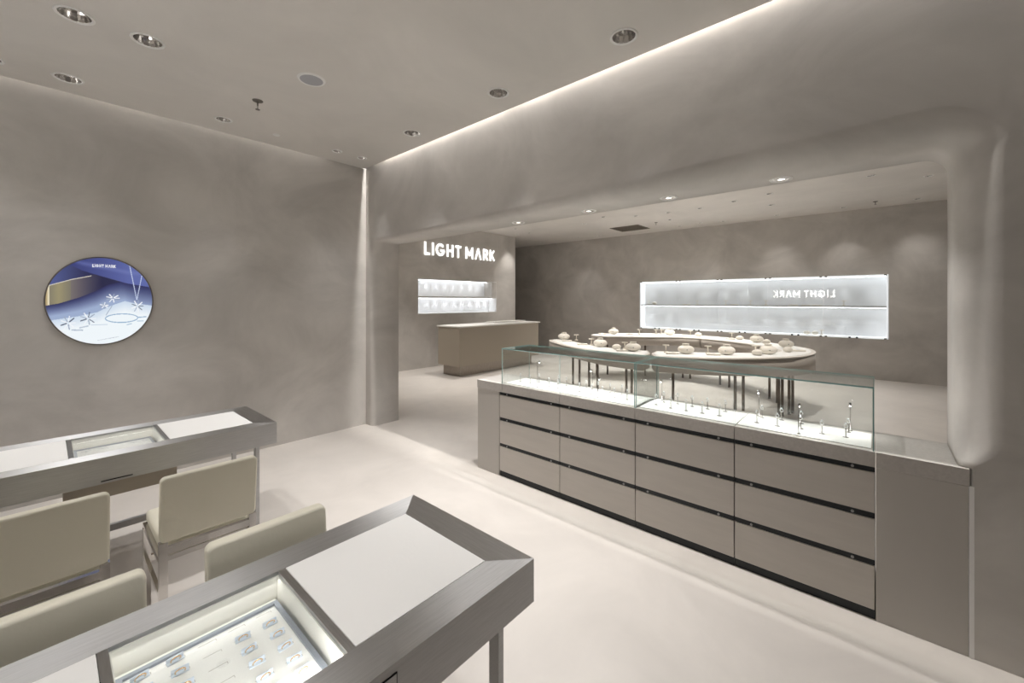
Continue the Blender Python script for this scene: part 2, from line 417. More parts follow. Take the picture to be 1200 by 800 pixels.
# ceiling fittings
t = thing('ceiling_speaker', 'round flush ceiling speaker with grey grille in the front ceiling', 'speaker', (1.385, 3.335, ZC))
bm = newbm(); lathe(bm, [(.083, -.008), (.095, -.010), (.102, 0)], n=40); obj('rim', bm, M_WHITEP, t)
bm = newbm(); lathe(bm, [(.001, -.009), (.083, -.008)], n=40); obj('grille', bm, M_GRILLE, t)
t = thing('sprinkler', 'small dark fire sprinkler hanging from the front ceiling', 'sprinkler', (1.222, 4.043, ZC))
bm = newbm(); lathe(bm, [(.042, 0), (.040, -.006), (.012, -.010), (.012, -.004)], n=24); obj('escutcheon', bm, M_GREY, t)
bm = newbm(); cyl(bm, (0, 0, 0), (0, 0, -.045), .006); cyl(bm, (0, 0, -.045), (0, 0, -.075), .003); obj('stem', bm, M_GREY, t)
bm = newbm(); lathe(bm, [(.001, -.075), (.018, -.076), (.018, -.079), (.001, -.079)], n=16); obj('deflector', bm, M_GREY, t)
bm = newbm(); lathe(bm, [(.001, -.006), (.030, -.006), (.036, 0)], n=28)
tag(obj('smoke_detector_cover', bm, M_WHITEP), 'small round pale cover plate on the front ceiling near the left wall', 'cover plate').location = (1.605, 4.73, ZC)
t = thing('ceiling_vent', 'bronze rectangular air vent in the back room ceiling', 'air vent', (10.35, 4.95, ZB - .012))
bm = newbm(); box(bm, -.36, .36, -.40, -.37, 0, .012); box(bm, -.36, .36, .37, .40, 0, .012); box(bm, -.36, -.33, -.37, .37, 0, .012); box(bm, .33, .36, -.37, .37, 0, .012); obj('frame', bm, M_VENT, t)
bm = newbm()
for k in range(12): box(bm, -.31 + k * .055, -.30 + k * .055, -.37, .37, 0, .012)
obj('louvres', bm, M_VENT, t)
for x, y, k in ((10.73, .02, 'right'), (10.02, 4.1, 'left')):
    t = thing('sprinkler', 'tiny dark sprinkler in the back ceiling, %s of two there' % k, 'sprinkler', (x, y, ZB))
    bm = newbm(); lathe(bm, [(.04, 0), (.035, -.01), (.01, -.012)], n=16); obj('escutcheon', bm, M_GREY, t)
    bm = newbm(); cyl(bm, (0, 0, 0), (0, 0, -.06), .006); cyl(bm, (0, 0, -.055), (0, 0, -.06), .018); obj('stem', bm, M_GREY, t)

# ------------------------------------------------------------------ illuminated signs
t = thing('wall_sign', 'glowing white LIGHT MARK letters high on the middle wall above the desk', 'sign', (6.13, YLOGO, 2.775))
sign(t, (0, -.012, 0), (1, 0, 0), (0, 0, 1), (0, -1, 0), 2.47, .315, .012, M_SIGN)
t = thing('shopfront_sign', 'second LIGHT MARK letter sign, seen mirrored in the rear wall glass', 'sign', (-1.60, 1.48, 1.80))
sign(t, (0, 0, 0), (0, 1, 0), (0, 0, 1), (1, 0, 0), 2.45, .335, .012, M_SIGNB)

# ------------------------------------------------------------------ round lit screen on the left wall
def screen():
    RX, RZ = .332, .377
    t = thing('round_display', 'round lit jewellery picture in blue and white on the left wall', 'display screen', (.327, YL, 1.645))
    bm = newbm(); n = 64
    rows = [[bm.verts.new(((RX + a) * math.cos(2 * PI * i / n), y, (RZ + a) * math.sin(2 * PI * i / n))) for i in range(n)] for a, y in ((0, -.014), (0, -.018), (.009, -.018), (.009, 0))]
    for a, b in zip(rows, rows[1:]):
        for i in range(n): bm.faces.new((a[i], a[(i + 1) % n], b[(i + 1) % n], b[i]))
    obj('bezel', bm, M_GREY, t)
    lay, tot = text_layout('LIGHT MARK')
    segs = []
    def S(x, y): return ((x - 490) / 437, (398 - y) / 352)       # picture point to unit disc
    def seg(p, q, wd, c): segs.append((S(*p), S(*q), wd, c))
    W_ = (.97, .98, 1.0); G1 = (.62, .68, .78); D1 = (.30, .34, .45)
    seg((722, 95), (785, 385), 3.2, (.80, .85, .97)); seg((832, 180), (788, 385), 3.0, (.82, .87, .98))
    def flake(cx, cy, r, sq, cols, k=9, off=0):
        for i in range(k):
            a = 2 * PI * i / k + off
            q = (cx + r * math.cos(a), cy - r * sq * math.sin(a))
            seg((cx + .25 * r * math.cos(a), cy - .25 * r * sq * math.sin(a)), q, 4.5 if i % 2 else 3.4, cols[i % len(cols)])
    flake(792, 443, 52, .95, (D1, W_, G1, W_)); flake(578, 375, 56, .6, (W_, W_, G1)); flake(505, 435, 34, .7, (W_, G1)); flake(375, 540, 62, .8, (W_, G1, D1)); flake(220, 570, 56, .95, (W_, D1, W_, G1))
    seg((570, 440), (520, 515), 3, G1); seg((310, 612), (375, 600), 5, (.72, .78, .86)); seg((400, 592), (530, 592), 4, (.78, .84, .92)); seg((250, 628), (330, 632), 5, (.70, .76, .84))
    for i in range(40):
        a0 = 2 * PI * i / 40; a1 = 2 * PI * (i + 1) / 40
        seg((655 + 140 * math.cos(a0), 543 + 36 * math.sin(a0)), (655 + 140 * math.cos(a1), 543 + 36 * math.sin(a1)), 4.0, (.55, .70, .84))
    seg((795, 540), (870, 535), 4, (.55, .70, .84)); seg((790, 572), (845, 572), 3.5, (.6, .74, .86)); seg((700, 600), (740, 592), 3.5, (.6, .74, .86))
    for ch, x, St, w_, W in lay:
        for st in St:
            for a, b in zip(st, st[1:]):
                k = 190 / tot; f = lambda p: (410 + (x + p[0]) * k, 122 - p[1] * 22)
                seg(f(a), f(b), 2.5, W_)
    for i in range(14): seg((452 + i * 13, 720 - i * 1.7), (460 + i * 13, 719 - i * 1.7), 1.6, (.62, .66, .74))
    lerp = lambda a, b, k: tuple(p + (q - p) * max(0, min(1, k)) for p, q in zip(a, b))
    def ev(pts, x):
        for (x0, y0), (x1, y1) in zip(pts, pts[1:]):
            if x <= x1: return y0 + (y1 - y0) * (x - x0) / (x1 - x0)
        return pts[-1][1]
    drape = [(40, 20), (240, 115), (330, 155), (430, 182), (560, 215), (700, 250), (930, 282)]
    band_t = [(50, 285), (100, 270), (250, 225), (390, 195), (430, 182), (560, 215), (640, 240)]
    band_b = [(50, 435), (150, 418), (300, 372), (430, 320), (540, 265), (640, 240)]
    plat = [(40, 560), (110, 545), (300, 520), (450, 490), (520, 455), (600, 425), (680, 400), (760, 418), (930, 440)]
    def img(px, py):
        if py < ev(drape, px):
            c = lerp((.20, .23, .50), (.35, .40, .70), (px - 250) / 500); return lerp(c, (.45, .50, .78), max(0, 1 - abs(py - ev(drape, px) * .62) / 26) * .5)
        if px < 420 and py < ev(band_t, px): return lerp((.30, .35, .60), (.16, .17, .35), (px - 100) / 260)
        if abs(py - ev(band_t, px)) < 5 and px < 400: return (.92, .88, .80)
        if py < ev(band_b, px) and px < 640:
            if px < 80: return lerp((.72, .62, .42), (1, .97, .85), (px - 60) / 22)
            if px < 240: return lerp((.62, .58, .42), (.50, .47, .40), abs(px - 150) / 90)
            return lerp((.46, .42, .42), (.14, .14, .30), (px - 250) / 240)
        if py > ev(plat, px): return lerp((.80, .87, .95), (.95, .98, 1), (py - ev(plat, px)) / 90)
        top = ev(band_b, px) if px < 640 else ev(drape, px)
        k = (py - top) / max(1, ev(plat, px) - top)
        return lerp((.13, .14, .36), (.60, .68, .84), .05 + k * (1.3 - .45 * max(0, min(1, (px - 480) / 300))))
    def colr(u, v):
        px, py = 490 + u * 437, 398 - v * 352
        c = img(px, py)
        for p, q, wd, cc in segs:
            pxx, pyy = 490 + p[0] * 437, 398 - p[1] * 352; qx, qy = 490 + q[0] * 437, 398 - q[1] * 352
            if px < min(pxx, qx) - 6 or px > max(pxx, qx) + 6 or py < min(pyy, qy) - 6 or py > max(pyy, qy) + 6: continue
            dx, dy = qx - pxx, qy - pyy; L = dx * dx + dy * dy + 1e-9
            s = max(0, min(1, ((px - pxx) * dx + (py - pyy) * dy) / L))
            if math.hypot(px - pxx - s * dx, py - pyy - s * dy) < wd: c = cc
        return c
    bm = newbm(); N = 230; grid = {}
    cl = bm.loops.layers.color.new('picture')
    for i in range(N + 1):
        for j in range(N + 1):
            u = -1 + 2 * i / N; v = -1 + 2 * j / N; d = math.hypot(u, v)
            if d > 1 + 2.2 / N: continue
            if d > 1: u, v = u / d, v / d
            grid[i, j] = bm.verts.new((u * RX, -.014, v * RZ))
    for i in range(N):
        for j in range(N):
            q = [grid.get(k) for k in ((i, j), (i + 1, j), (i + 1, j + 1), (i, j + 1))]
            if None in q: continue
            try: f = bm.faces.new(q)
            except Exception: continue
            for l in f.loops:
                c = colr(l.vert.co.x / RX, l.vert.co.z / RZ); g_ = sum(c) / 3; l[cl] = (*[min(1, max(0, g_ + (k - g_) * .82)) for k in c], 1)
    m = bpy.data.materials.new('screen_picture'); m.use_nodes = True; nt = m.node_tree; b = nt.nodes['Principled BSDF']
    va = nt.nodes.new('ShaderNodeVertexColor'); va.layer_name = 'picture'
    b.inputs['Base Color'].default_value = (.02, .02, .02, 1); b.inputs['Roughness'].default_value = .25
    nt.links.new(va.outputs[0], b.inputs['Emission Color']); b.inputs['Emission Strength'].default_value = .84
    obj('picture', bm, m, t, fix=False)
screen()

# ------------------------------------------------------------------ display tables
def display_table(label, y0, nice):
    X0, X1, D, ZT, ZU = -.49, 1.09, .688, .78, .635
    t = thing('display_table', label, 'table', (0, y0, 0), 0, 'steel framed display tables')
    fw = .117; fy = .113
    def mitre(pts, m):
        bm = newbm(); a = [bm.verts.new((x, y, ZT)) for x, y in pts]; b = [bm.verts.new((x, y, ZU)) for x, y in pts]
        bm.faces.new(a); bm.faces.new(b[::-1])
        for i in range(4): bm.faces.new((a[i], b[i], b[(i + 1) % 4], a[(i + 1) % 4]))
        obj('frame_board', bm, m, t)
    mitre([(X0, 0), (X1, 0), (X1 - fw, fy), (X0 + fw, fy)], M_STEEL)
    mitre([(X0, D), (X1, D), (X1 - fw, D - fy), (X0 + fw, D - fy)], M_STEEL)
    mitre([(X0, 0), (X0, D), (X0 + fw, D - fy), (X0 + fw, fy)], M_STEELY)
    mitre([(X1, 0), (X1, D), (X1 - fw, D - fy), (X1 - fw, fy)], M_STEELY)
    a, b = fy, D - fy
    for xa, xb in ((X0 + fw, .082), (.514, X1 - fw)):
        bm = newbm(); box(bm, xa + .0015, xb - .0015, a + .0015, b - .0015, ZT - .03, ZT + .001, 0, .0015); obj('leather_top', bm, M_PAD, t)
    bm = newbm()
    bm.free()
    for xa, xb in ((.082, .102), (.494, .514)):
        bm = newbm(); box(bm, xa, xb, a, b, ZU + .005, ZT); obj('crossbar', bm, M_STEELY, t)
    # sunken vitrine box
    v = newbm(); zf = .672
    box(v, .102, .494, a, b, zf - .01, zf)
    box(v, .102, .106, a, b, zf, ZT - .012); box(v, .490, .494, a, b, zf, ZT - .012)
    box(v, .106, .490, a, a + .004, zf, ZT - .012); box(v, .106, .490, b - .004, b, zf, ZT - .012)
    obj('vitrine_lining', v, M_CREAM, t)
    v = newbm(); box(v, .112, .484, b - .033, b - .005, zf, .700); obj('lining_ledge', v, M_CREAM, t)
    v = newbm(); fs = box(v, .102, .494, a, b, ZT - .010, ZT - .004)
    obj('glass_lid', v, M_GLASS, t)
    v = newbm(); box(v, .108, .488, a + .006, a + .014, ZT - .022, ZT - .014); obj('led_strip', v, emit('vitrine_led', (1, .99, .97), 3), t)
    lamp('strip_or_fill_glow', 'AREA', (.298, b - .016, ZT - .018), .10, (1, .99, .97), t, shape='RECTANGLE', size=.38, size_y=.01).rotation_euler = (math.radians(-38), 0, 0)  # added fill lamp at the back edge, no strip there; spreads light over the tray
    lamp('strip_or_fill_glow', 'AREA', (.298, a + .016, ZT - .018), .75, (1, .99, .97), t, shape='RECTANGLE', size=.38, size_y=.01).rotation_euler = (math.radians(38), 0, 0)
    # housing below the apron, apron drawer outline and lock
    v = newbm(); box(v, .06, .535, .03, D - .06, ZU - .088, ZU + .03); obj('housing', v, M_DESK, t)
    if not nice:
        v = newbm(); xa, xb, za, zb = .06, .56, ZU + .02, ZT - .024
        box(v, xa, xb, -.0022, .02, za, za + .0025); box(v, xa, xb, -.0022, .02, zb - .0025, zb); box(v, xa, xa + .0025, -.0022, .02, za, zb); box(v, xb - .0025, xb, -.0022, .02, za, zb)
        obj('drawer_gap', v, M_BLACK, t)
        v = newbm(); box(v, xa + .0025, xb - .0025, -.0026, .01, za + .0025, zb - .0025); obj('drawer', v, M_STEEL, t)
    else:
        v = newbm(); box(v, .20, .33, -.002, .02, ZU + .012, ZU + .018); obj('finger_slot', v, M_BLACK, t)
    # legs: twin flat posts joined by a floor runner
    for lx in (X0 + .11, X1 - .105):
        for ly in (.075, D - .075):
            v = newbm(); box(v, lx - .012, lx + .012, ly - .022, ly + .022, 0, ZU + .002, 0, .001); obj('leg', v, M_STEEL, t)
        v = newbm(); box(v, lx - .012, lx + .012, .097, D - .097, .0, .03); obj('floor_runner', v, M_STEEL, t)
    v = newbm(); box(v, X0 + .122, X1 - .117, D - .09, D - .06, .12, .16); obj('stretcher', v, M_STEEL, t)
    v = newbm(); box(v, X0 + fw, X1 - fw, fy, .055 + fy, ZU + .002, ZU + .012); obj('underside', v, M_STEEL, t)
    return t
display_table('steel framed display table in the foreground with a ring tray under glass', .866, 0)
display_table('steel framed display table along the left wall, behind the chair backs', 3.205, 1)

def tray(label, x0, x1, y0, y1, z):
    t = thing('jewellery_tray', label, 'tray', ((x0 + x1) / 2, (y0 + y1) / 2, z), 0, 'trays under table glass')
    w, d = (x1 - x0) / 2, (y1 - y0) / 2
    bm = newbm(); box(bm, -w, w, -d, -d + .012, 0, .043); box(bm, -w, w, d - .012, d, 0, .043); box(bm, -w, -w + .012, -d + .012, d - .012, 0, .043); box(bm, w - .012, w, -d + .012, d - .012, 0, .043)
    obj('tray_frame', bm, M_BLUEG, t)
    bm = newbm(); box(bm, -w + .012, w - .012, -d + .012, d - .012, 0, .036); obj('pad', bm, M_PADW, t)
    return t
T1 = tray('pale ring tray with grey frame under the near table glass', .112, .478, 1.0, 1.405, .672)
T2 = tray('pale tray with grey frame under the left table glass', .112, .478, 3.34, 3.745, .672)
colsX = [.431, .362, .293, .224, .155]; rowsY = [1.366, 1.314, 1.257, 1.197, 1.137, 1.085, 1.03]
filled = {(0, 1), (0, 2), (0, 3), (0, 4), (0, 5), (1, 1), (1, 2), (1, 3), (1, 4), (1, 5), (3, 0), (3, 1), (3, 2), (4, 0), (4, 1), (4, 2), (2, 5), (1, 6), (0, 6), (3, 3), (4, 3)}
bm = newbm(); z = .7082
cx0, cy0 = T1.location.x, T1.location.y
for x in colsX:
    for y in rowsY:
        xx, yy = x - cx0, y - cy0
        box(bm, xx - .020, xx + .020, yy + .0115, yy + .0125, .036, .0364); box(bm, xx + .0195, xx + .0205, yy + .004, yy + .012, .036, .0364)
obj('slot_marks', bm, M_LINE, T1)
def ring_holder():
    t = thing('ring', 'ring', 'ring')
    bm = newbm(); box(bm, -.018, .018, -.001, .010, 0, .0025); box(bm, -.018, .018, .009, .011, 0, .012); obj('acrylic_holder', bm, M_ACR, t)
    bm = newbm(); torus(bm, (0, .002, .007), .0105, .0014, 'Y', 24, 6, rot=Matrix.Rotation(.5, 3, 'X')); obj('band', bm, M_GOLD, t)
    bm = newbm(); sphere(bm, (0, .0, .0150), .0022, n=8); sphere(bm, (-.004, .0, .0142), .0016, n=8); sphere(bm, (.004, .0, .0142), .0016, n=8); obj('stones', bm, M_DIA, t)
    return t
ring0 = None
cn = ['rightmost', 'second from right', 'middle', 'second from left', 'leftmost']
for (c, r) in sorted(filled):
    lb = 'gold ring in near table tray, %s column, %s row from back' % (cn[c], ORD[r])
    loc = (colsX[c], rowsY[r], .708)
    rz = random.uniform(-.12, .12)
    if ring0 is None: ring0 = ring_holder(); ring0.location = loc; ring0['label'] = lb; ring0['group'] = 'rings in the near table tray'
    else: dup(ring0, loc, rz, lb, 'rings in the near table tray')
for i, (x, y) in enumerate([(.166, 3.70), (.239, 3.70), (.383, 3.70), (.447, 3.70)]):
    t = thing('jewellery_set', 'small silver necklace circle in the left table tray, %s from the left' % ORD[i], 'necklace', (x, y, .708), 0, 'silver pieces in the left table tray')
    bm = newbm(); torus(bm, (0, 0, .002), .022, .0018, 'Z', 24, 6); obj('chain', bm, M_SILVER, t)
    bm = newbm(); sphere(bm, (0, -.024, .004), .005, n=8); obj('pendant', bm, M_DIA, t)

# ------------------------------------------------------------------ chairs
def chair(name_label, loc, rotz):
    # local: width along x, back at y=0, seat towards +y
    t = thing('upholstered_chair', name_label, 'chair', loc, rotz, 'cream leather chairs with steel legs')
    W = .192
    bm = newbm(); rbox(bm, -W, W, 0, .046, .548, .850, .022, .010)
    for v in bm.verts: v.co.y += -.03 * (v.co.z - .55) / .3
    bk = obj('backrest', bm, M_LEATHER, t)
    bm = newbm(); rbox(bm, -W + .012, W - .012, .055, .50, .475, .535, .025, .018, 'z')
    obj('seat', bm, M_LEATHER, t)
    bm = newbm(); L = W - .014
    for s in (-1, 1): box(bm, s * L - .014, s * L + .014, .03, .49, .45, .474)
    box(bm, -L, L, .005, .03, .49, .522); box(bm, -L, L, .470, .49, .45, .474); box(bm, -L + .014, L - .014, .03, .05, .45, .474)
    obj('seat_frame', bm, M_CHROME, t)
    for sx in (-1, 1):
        for yy, top in ((.018, .549), (.475, .45)):
            bm = newbm(); box(bm, sx * L - .016, sx * L + .016, yy - .014, yy + .014, 0, top, 0, .001); obj('leg', bm, M_CHROME, t)
    bm = newbm(); box(bm, -L + .016, L - .016, .465, .485, .27, .30); obj('footrest', bm, M_CHROME, t)
    for s in (-1, 1):
        bm = newbm(); box(bm, s * L - .008, s * L + .008, .032, .461, .27, .29); obj('side_rail', bm, M_CHROME, t)
    return t
chA = chair('cream leather chair by the left table, its whole back in view', (.530, 2.415, 0), 0)
dup(chA, (-.015, 2.415, 0), 0, 'cream leather chair by the left table, cut off by the left picture edge')
dup(chA, (.535, 1.590, 0), PI, 'cream leather chair behind the near table, only its backrest top showing, right of two')
dup(chA, (.005, 1.590, 0), PI, 'cream leather chair behind the near table, cut off by the left edge, left of two')
for o in list(COL.objects):
    if o.get('category') == 'chair' and abs(o.rotation_euler.z) > 1: o.location.y = 1.632

# ------------------------------------------------------------------ counter
YB = [.005, .662, 1.312, 1.975, 2.664]      # joints of the drawer units
Z = dict(top=.87, wt=.79)
g = 'drawer units of the long counter'
pos = ['nearest, at the right end', 'second from the right', 'second from the left', 'at the far left end']
for i in range(4):
    y0, y1 = YB[i] + .002, YB[i + 1] - .002
    t = thing('drawer_unit', 'grey three-drawer unit of the counter, ' + pos[i], 'cabinet', (XR, y0, 0), 0, g); L = y1 - y0
    bm = newbm(); box(bm, .03, .43, 0, L, .0, .788); obj('body', bm, M_DARK, t)
    for k, (za, zb) in enumerate(((.553, .7605), (.310, .520), (.053, .278))):
        d = obj('drawer', (lambda b: (box(b, 0, .03, 0.001, L - .001, za, zb, 0, .0015), b)[1])(newbm()), M_DRAWER, t)
        bm = newbm(); box(bm, .008, .03, 0.001, L - .001, zb + .001, zb + .028); h = obj('handle_rail', bm, M_BLACK, d)
        for yy in (.09, L - .09):
            bm = newbm(); cyl(bm, (.002, yy, zb + .013), (.0085, yy, zb + .013), .007, n=12); obj('lock', bm, M_BOLT, d)
    bm = newbm(); box(bm, .012, .03, 0, L, 0, .05); obj('kickboard', bm, M_BLACK, t)
for lb, y0, y1, nm in (('plain grey end cabinet at the far left end of the counter', 2.666, 2.956, 0), ('plain grey end cabinet between the drawers and the right wall', -.318, .003, 1)):
    t = thing('end_cabinet', lb, 'cabinet', (XR, y0, 0), 0); L = y1 - y0
    bm = newbm(); box(bm, 0, .03, 0, L, .0, .788, 0, .001); obj('front_panel', bm, M_ENDPAN, t)
    bm = newbm(); box(bm, .03, .43, 0, L, .0, .788); obj('body', bm, M_ENDPAN, t)
bm = newbm(); box(bm, XR - .004, XR + .01, -.336, -.3195, 0, .79); struct(obj('trim_2', bm, M_WHITEP))
t = thing('worktop', 'long pale stone worktop running on top of the drawer counter', 'countertop', (XR, 0, .79))
segs = [(-.322, .003), (.006, .660), (.663, 1.311), (1.314, 1.974), (1.977, 2.620), (2.623, 2.960)]
for k, (a, b) in enumerate(segs):
    bm = newbm(); box(bm, -.005, .43, a, b, 0, .08, 0, .0015); obj('slab', bm, M_STONE if 0 < k < 5 else M_STONE, t)

def pane(bm, x0, x1, y0, y1, z0, z1):
    fs = box(bm, x0, x1, y0, y1, z0, z1)
    d = (x1 - x0, y1 - y0, z1 - z0); k = d.index(min(d))
    for f in fs:
        f.normal_update(); n = f.normal
        if abs(n[k]) < .5: f.material_index = 1
GM = [M_GLASS, M_GEDGEL]; GM2 = [M_GLASS, M_GEDGE]; GM3 = [M_GLASSTOP, M_GEDGE]
ZG0, ZG1 = .87, 1.202
def case(label, ya, yb):
    t = thing('glass_display_case', label, 'display case', (XR, ya, ZG0), 0, 'glass cases on the counter'); L = yb - ya; H = ZG1 - ZG0
    ym = L / 2
    for a, b in ((0.0, ym - .001), (ym + .001, L)):
        bm = newbm(); pane(bm, .001, .007, a + .007, b - .007 if b == L else b, 0, H - .009); obj('front_pane', bm, GM, t)
    bm = newbm(); pane(bm, .400, .406, .007, L - .007, 0, H - .009); obj('back_pane', bm, GM, t)
    for a in (0, L - .006):
        bm = newbm(); pane(bm, 0.001, .406, a, a + .006, 0, H - .009); obj('side_pane', bm, GM2, t)
    bm = newbm(); pane(bm, 0, .407, 0, L, H - .008, H); obj('top_pane', bm, GM3, t)
    for a, b in ((.012, ym - .003), (ym + .003, L - .012)):
        bm = newbm(); box(bm, .035, .345, a, b, 0, .006, 0, .001); obj('display_panel', bm, M_PADW, t)
    return t
case('long glass display case on the right half of the counter', .010, 1.310)
case('long glass display case on the left half of the counter', 1.314, 2.634)

# ring stands and lamps in the cases
def ring_stand():
    t = thing('ring_stand', 'x', 'ring stand')
    bm = newbm(); lathe(bm, [(.001, 0), (.014, 0), (.014, .0015), (.0028, .003), (.0024, .052), (.001, .053)], n=14); obj('stem', bm, M_STAND, t)
    bm = newbm(); torus(bm, (0, 0, .0625), .0092, .0024, 'X', 20, 6); obj('band', bm, M_SILVER, t)
    bm = newbm(); sphere(bm, (0, 0, .076), .0058, n=8); obj('gem', bm, M_DIA, t)
    return t
ZD = .876
SF_ = [[2.995, 2.542], [2.99, 2.42], [2.985, 2.20], [2.981, 2.098], [2.99, 1.884], [2.974, 1.759], [2.98, 1.661], [2.991, 1.561], [3.005, 1.459]]
SB_ = [[3.10, 2.40], [3.122, 2.103], [3.15, 2.21], [3.115, 1.894], [3.124, 1.782], [3.133, 1.674], [3.141, 1.57]]
RF_ = [[3.001, 1.226], [2.975, 1.109], [2.977, 1.003], [2.983, .897], [2.993, .791], [2.983, .569], [2.986, .459], [3.018, .345], [2.985, .239], [3.0, .132]]
RB_ = [[3.115, 1.213], [3.131, 1.117], [3.126, 1.01], [3.125, .904], [3.135, .79], [3.136, .568], [3.153, .461], [3.147, .356], [3.126, .126]]
st0 = None
for nm, L_ in (('front row of the left glass case', SF_), ('back row of the left glass case', SB_), ('front row of the right glass case', RF_), ('back row of the right glass case', RB_)):
    L_ = sorted(L_, key=lambda p: -p[1])
    for i, (x, y) in enumerate(L_):
        lb = 'ring on metal stand, %s from left, %s' % (ORD[i], nm)
        if st0 is None: st0 = ring_stand(); st0.location = (x, y, ZD); st0['label'] = lb; st0['group'] = 'ring stands in the glass cases'
        else: dup(st0, (x, y, ZD), random.uniform(-.9, .9), lb, 'ring stands in the glass cases')
LP = [(2.895, 2.26, .23, 'leftmost in the left glass case'), (3.155, 1.855, .172, 'standing at the back of the left glass case'), (2.90, 1.660, .156, 'standing at the front of the left glass case'),
      (3.16, 1.245, .16, 'leftmost in the right glass case'), (3.160, .589, .172, 'in the middle of the right glass case'), (2.895, .34, .167, 'at the front of the right glass case'), (3.165, .118, .166, 'nearest, at the right end of the right glass case')]
for x, y, h, wr in LP:
    t = thing('case_lamp', 'slim pole lamp, bright head, ' + wr, 'lamp', (x, y, ZD if x > 2.86 else .87), 0, 'pole lamps in the glass cases')
    bm = newbm(); lathe(bm, [(.001, 0), (.011, 0), (.011, .003), (.0025, .004), (.0025, h)], n=12); obj('pole', bm, M_STAND, t)
    s = -1 if x > 3 else 1; hd = Vector((s * .028, .0, h - .002))
    bm = newbm(); cyl(bm, (0, 0, h - .003), hd, .0035); cyl(bm, hd + Vector((0, 0, .007)), hd + Vector((0, 0, -.010)), .006); obj('head', bm, M_CHROME, t)
    bm = newbm(); sphere(bm, hd + Vector((0, 0, -.011)), .0045, n=10); obj('bulb', bm, M_LAMPH, t)
    lamp('lamp_glow', 'SPOT', hd + Vector((0, 0, -.017)), .9, (1, .99, .96), t, spot_size=math.radians(130), spot_blend=.6, shadow_soft_size=.006)

# ------------------------------------------------------------------ cash desk
t = thing('cash_desk', 'bronze-brown cash desk with pale top below the logo wall niche', 'desk', (5.80, 6.62, 0))
bm = newbm(); box(bm, 0, 2.72, 0, .72, .235, 1.065, 0, .003); obj('body', bm, M_DESK, t)
bm = newbm(); box(bm, .14, 2.60, .14, .70, 0, .235); obj('plinth', bm, M_PLINTH, t)
bm = newbm(); box(bm, -.02, 2.76, -.03, .74, 1.066, 1.095, 0, .004); obj('top', bm, M_DESKTOP, t)
bm = newbm(); box(bm, 1.5, 2.7, .42, .72, 1.096, 1.12); obj('raised_ledge', bm, M_DESKTOP, t)

# ------------------------------------------------------------------ niches
def niche_logo():
    t = thing('wall_niche', 'two-row white glowing recess in the middle wall above the cash desk', 'wall niche', (LX0, YLOGO, LZ0)); L = LX1 - LX0; H = LZ1 - LZ0; D = .30
    bm = newbm(); box(bm, 0, L, D, D + .02, 0, H); obj('back_panel', bm, M_NICHE, t)
    bm = newbm(); box(bm, 0, L, .005, D, 0, .015); box(bm, 0, .015, .005, D, .015, H); box(bm, L - .015, L, .005, D, .015, H); box(bm, 0.015, L - .015, .005, D, H - .015, H); obj('frame', bm, M_NICHEF, t)
    bm = newbm(); box(bm, .015, L - .015, -.004, D, .40, .44); obj('shelf', bm, M_WALL, t)
    bm = newbm(); box(bm, L - .20, L - .015, -.002, D, .44, H - .015); obj('side_block', bm, M_WALL, t)
    for zz, n in ((H - .024, 8), (.390, 9)):
        bm = newbm(); box(bm, .02, L - (.21 if zz > .5 else .02), .20, .24, zz, zz + .008); obj('led_strip', bm, M_LED, t)
        for k in range(n):
            lamp('strip_or_fill_glow', 'SPOT', (.17 + k * .30, .20, zz - .01), 2.2, COOL, t, spot_size=math.radians(100), spot_blend=.7, shadow_soft_size=.02)
niche_logo()
def niche_rear():
    t = thing('glazed_wall_niche', 'long two-row white glowing display recess with glass doors on the rear wall', 'wall niche', (XB, NY0, NZ0)); L = NY1 - NY0; H = NZ1 - NZ0; D = .30
    bm = newbm(); box(bm, D, D + .02, 0, L, 0, H); obj('back_panel', bm, M_NICHE, t)
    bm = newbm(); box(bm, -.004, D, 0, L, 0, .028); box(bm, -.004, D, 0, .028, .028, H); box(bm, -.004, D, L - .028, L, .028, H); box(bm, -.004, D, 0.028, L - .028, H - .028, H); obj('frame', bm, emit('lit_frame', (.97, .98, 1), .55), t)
    bm = newbm(); box(bm, .01, D, .028, L - .028, .655, .685); obj('shelf', bm, M_WALL, t)
    for zz in (H - .04, .640):
        bm = newbm(); box(bm, .10, .14, .04, L - .04, zz, zz + .010); obj('led_strip', bm, M_LED, t)
        for k in range(11):
            lamp('strip_or_fill_glow', 'SPOT', (.17, .24 + k * .485, zz - .012), 4.2, COOL, t, spot_size=math.radians(66), spot_blend=.8, shadow_soft_size=.02)
    edges = [-.18, .888, 1.95, 3.016, 4.06, 5.16]
    for k in range(5):
        a, b = edges[k] - NY0 + .006, edges[k + 1] - NY0 - .006
        bm = newbm(); box(bm, -.016, -.008, a, b, .006, H - .006)
        d = obj('glass_door', bm, M_DOORGL, t)
        for yy in (a + .04, b - .04):
            for zz in (.012, H - .012):
                bm = newbm(); box(bm, -.03, -.0165, yy - .022, yy + .022, zz - .014, zz + .014, 0, .002); obj('clip', bm, M_GREY, d)
    for yy in (.376, 1.407, 2.497, 3.581, 4.642):
        for s in (-1, 1):
            bm = newbm(); box(bm, -.03, -.0165, yy - NY0 + s * .06 - .018, yy - NY0 + s * .06 + .018, -.002, .03); obj('clip', bm, M_BLACK, t)
    return t
niche_rear()

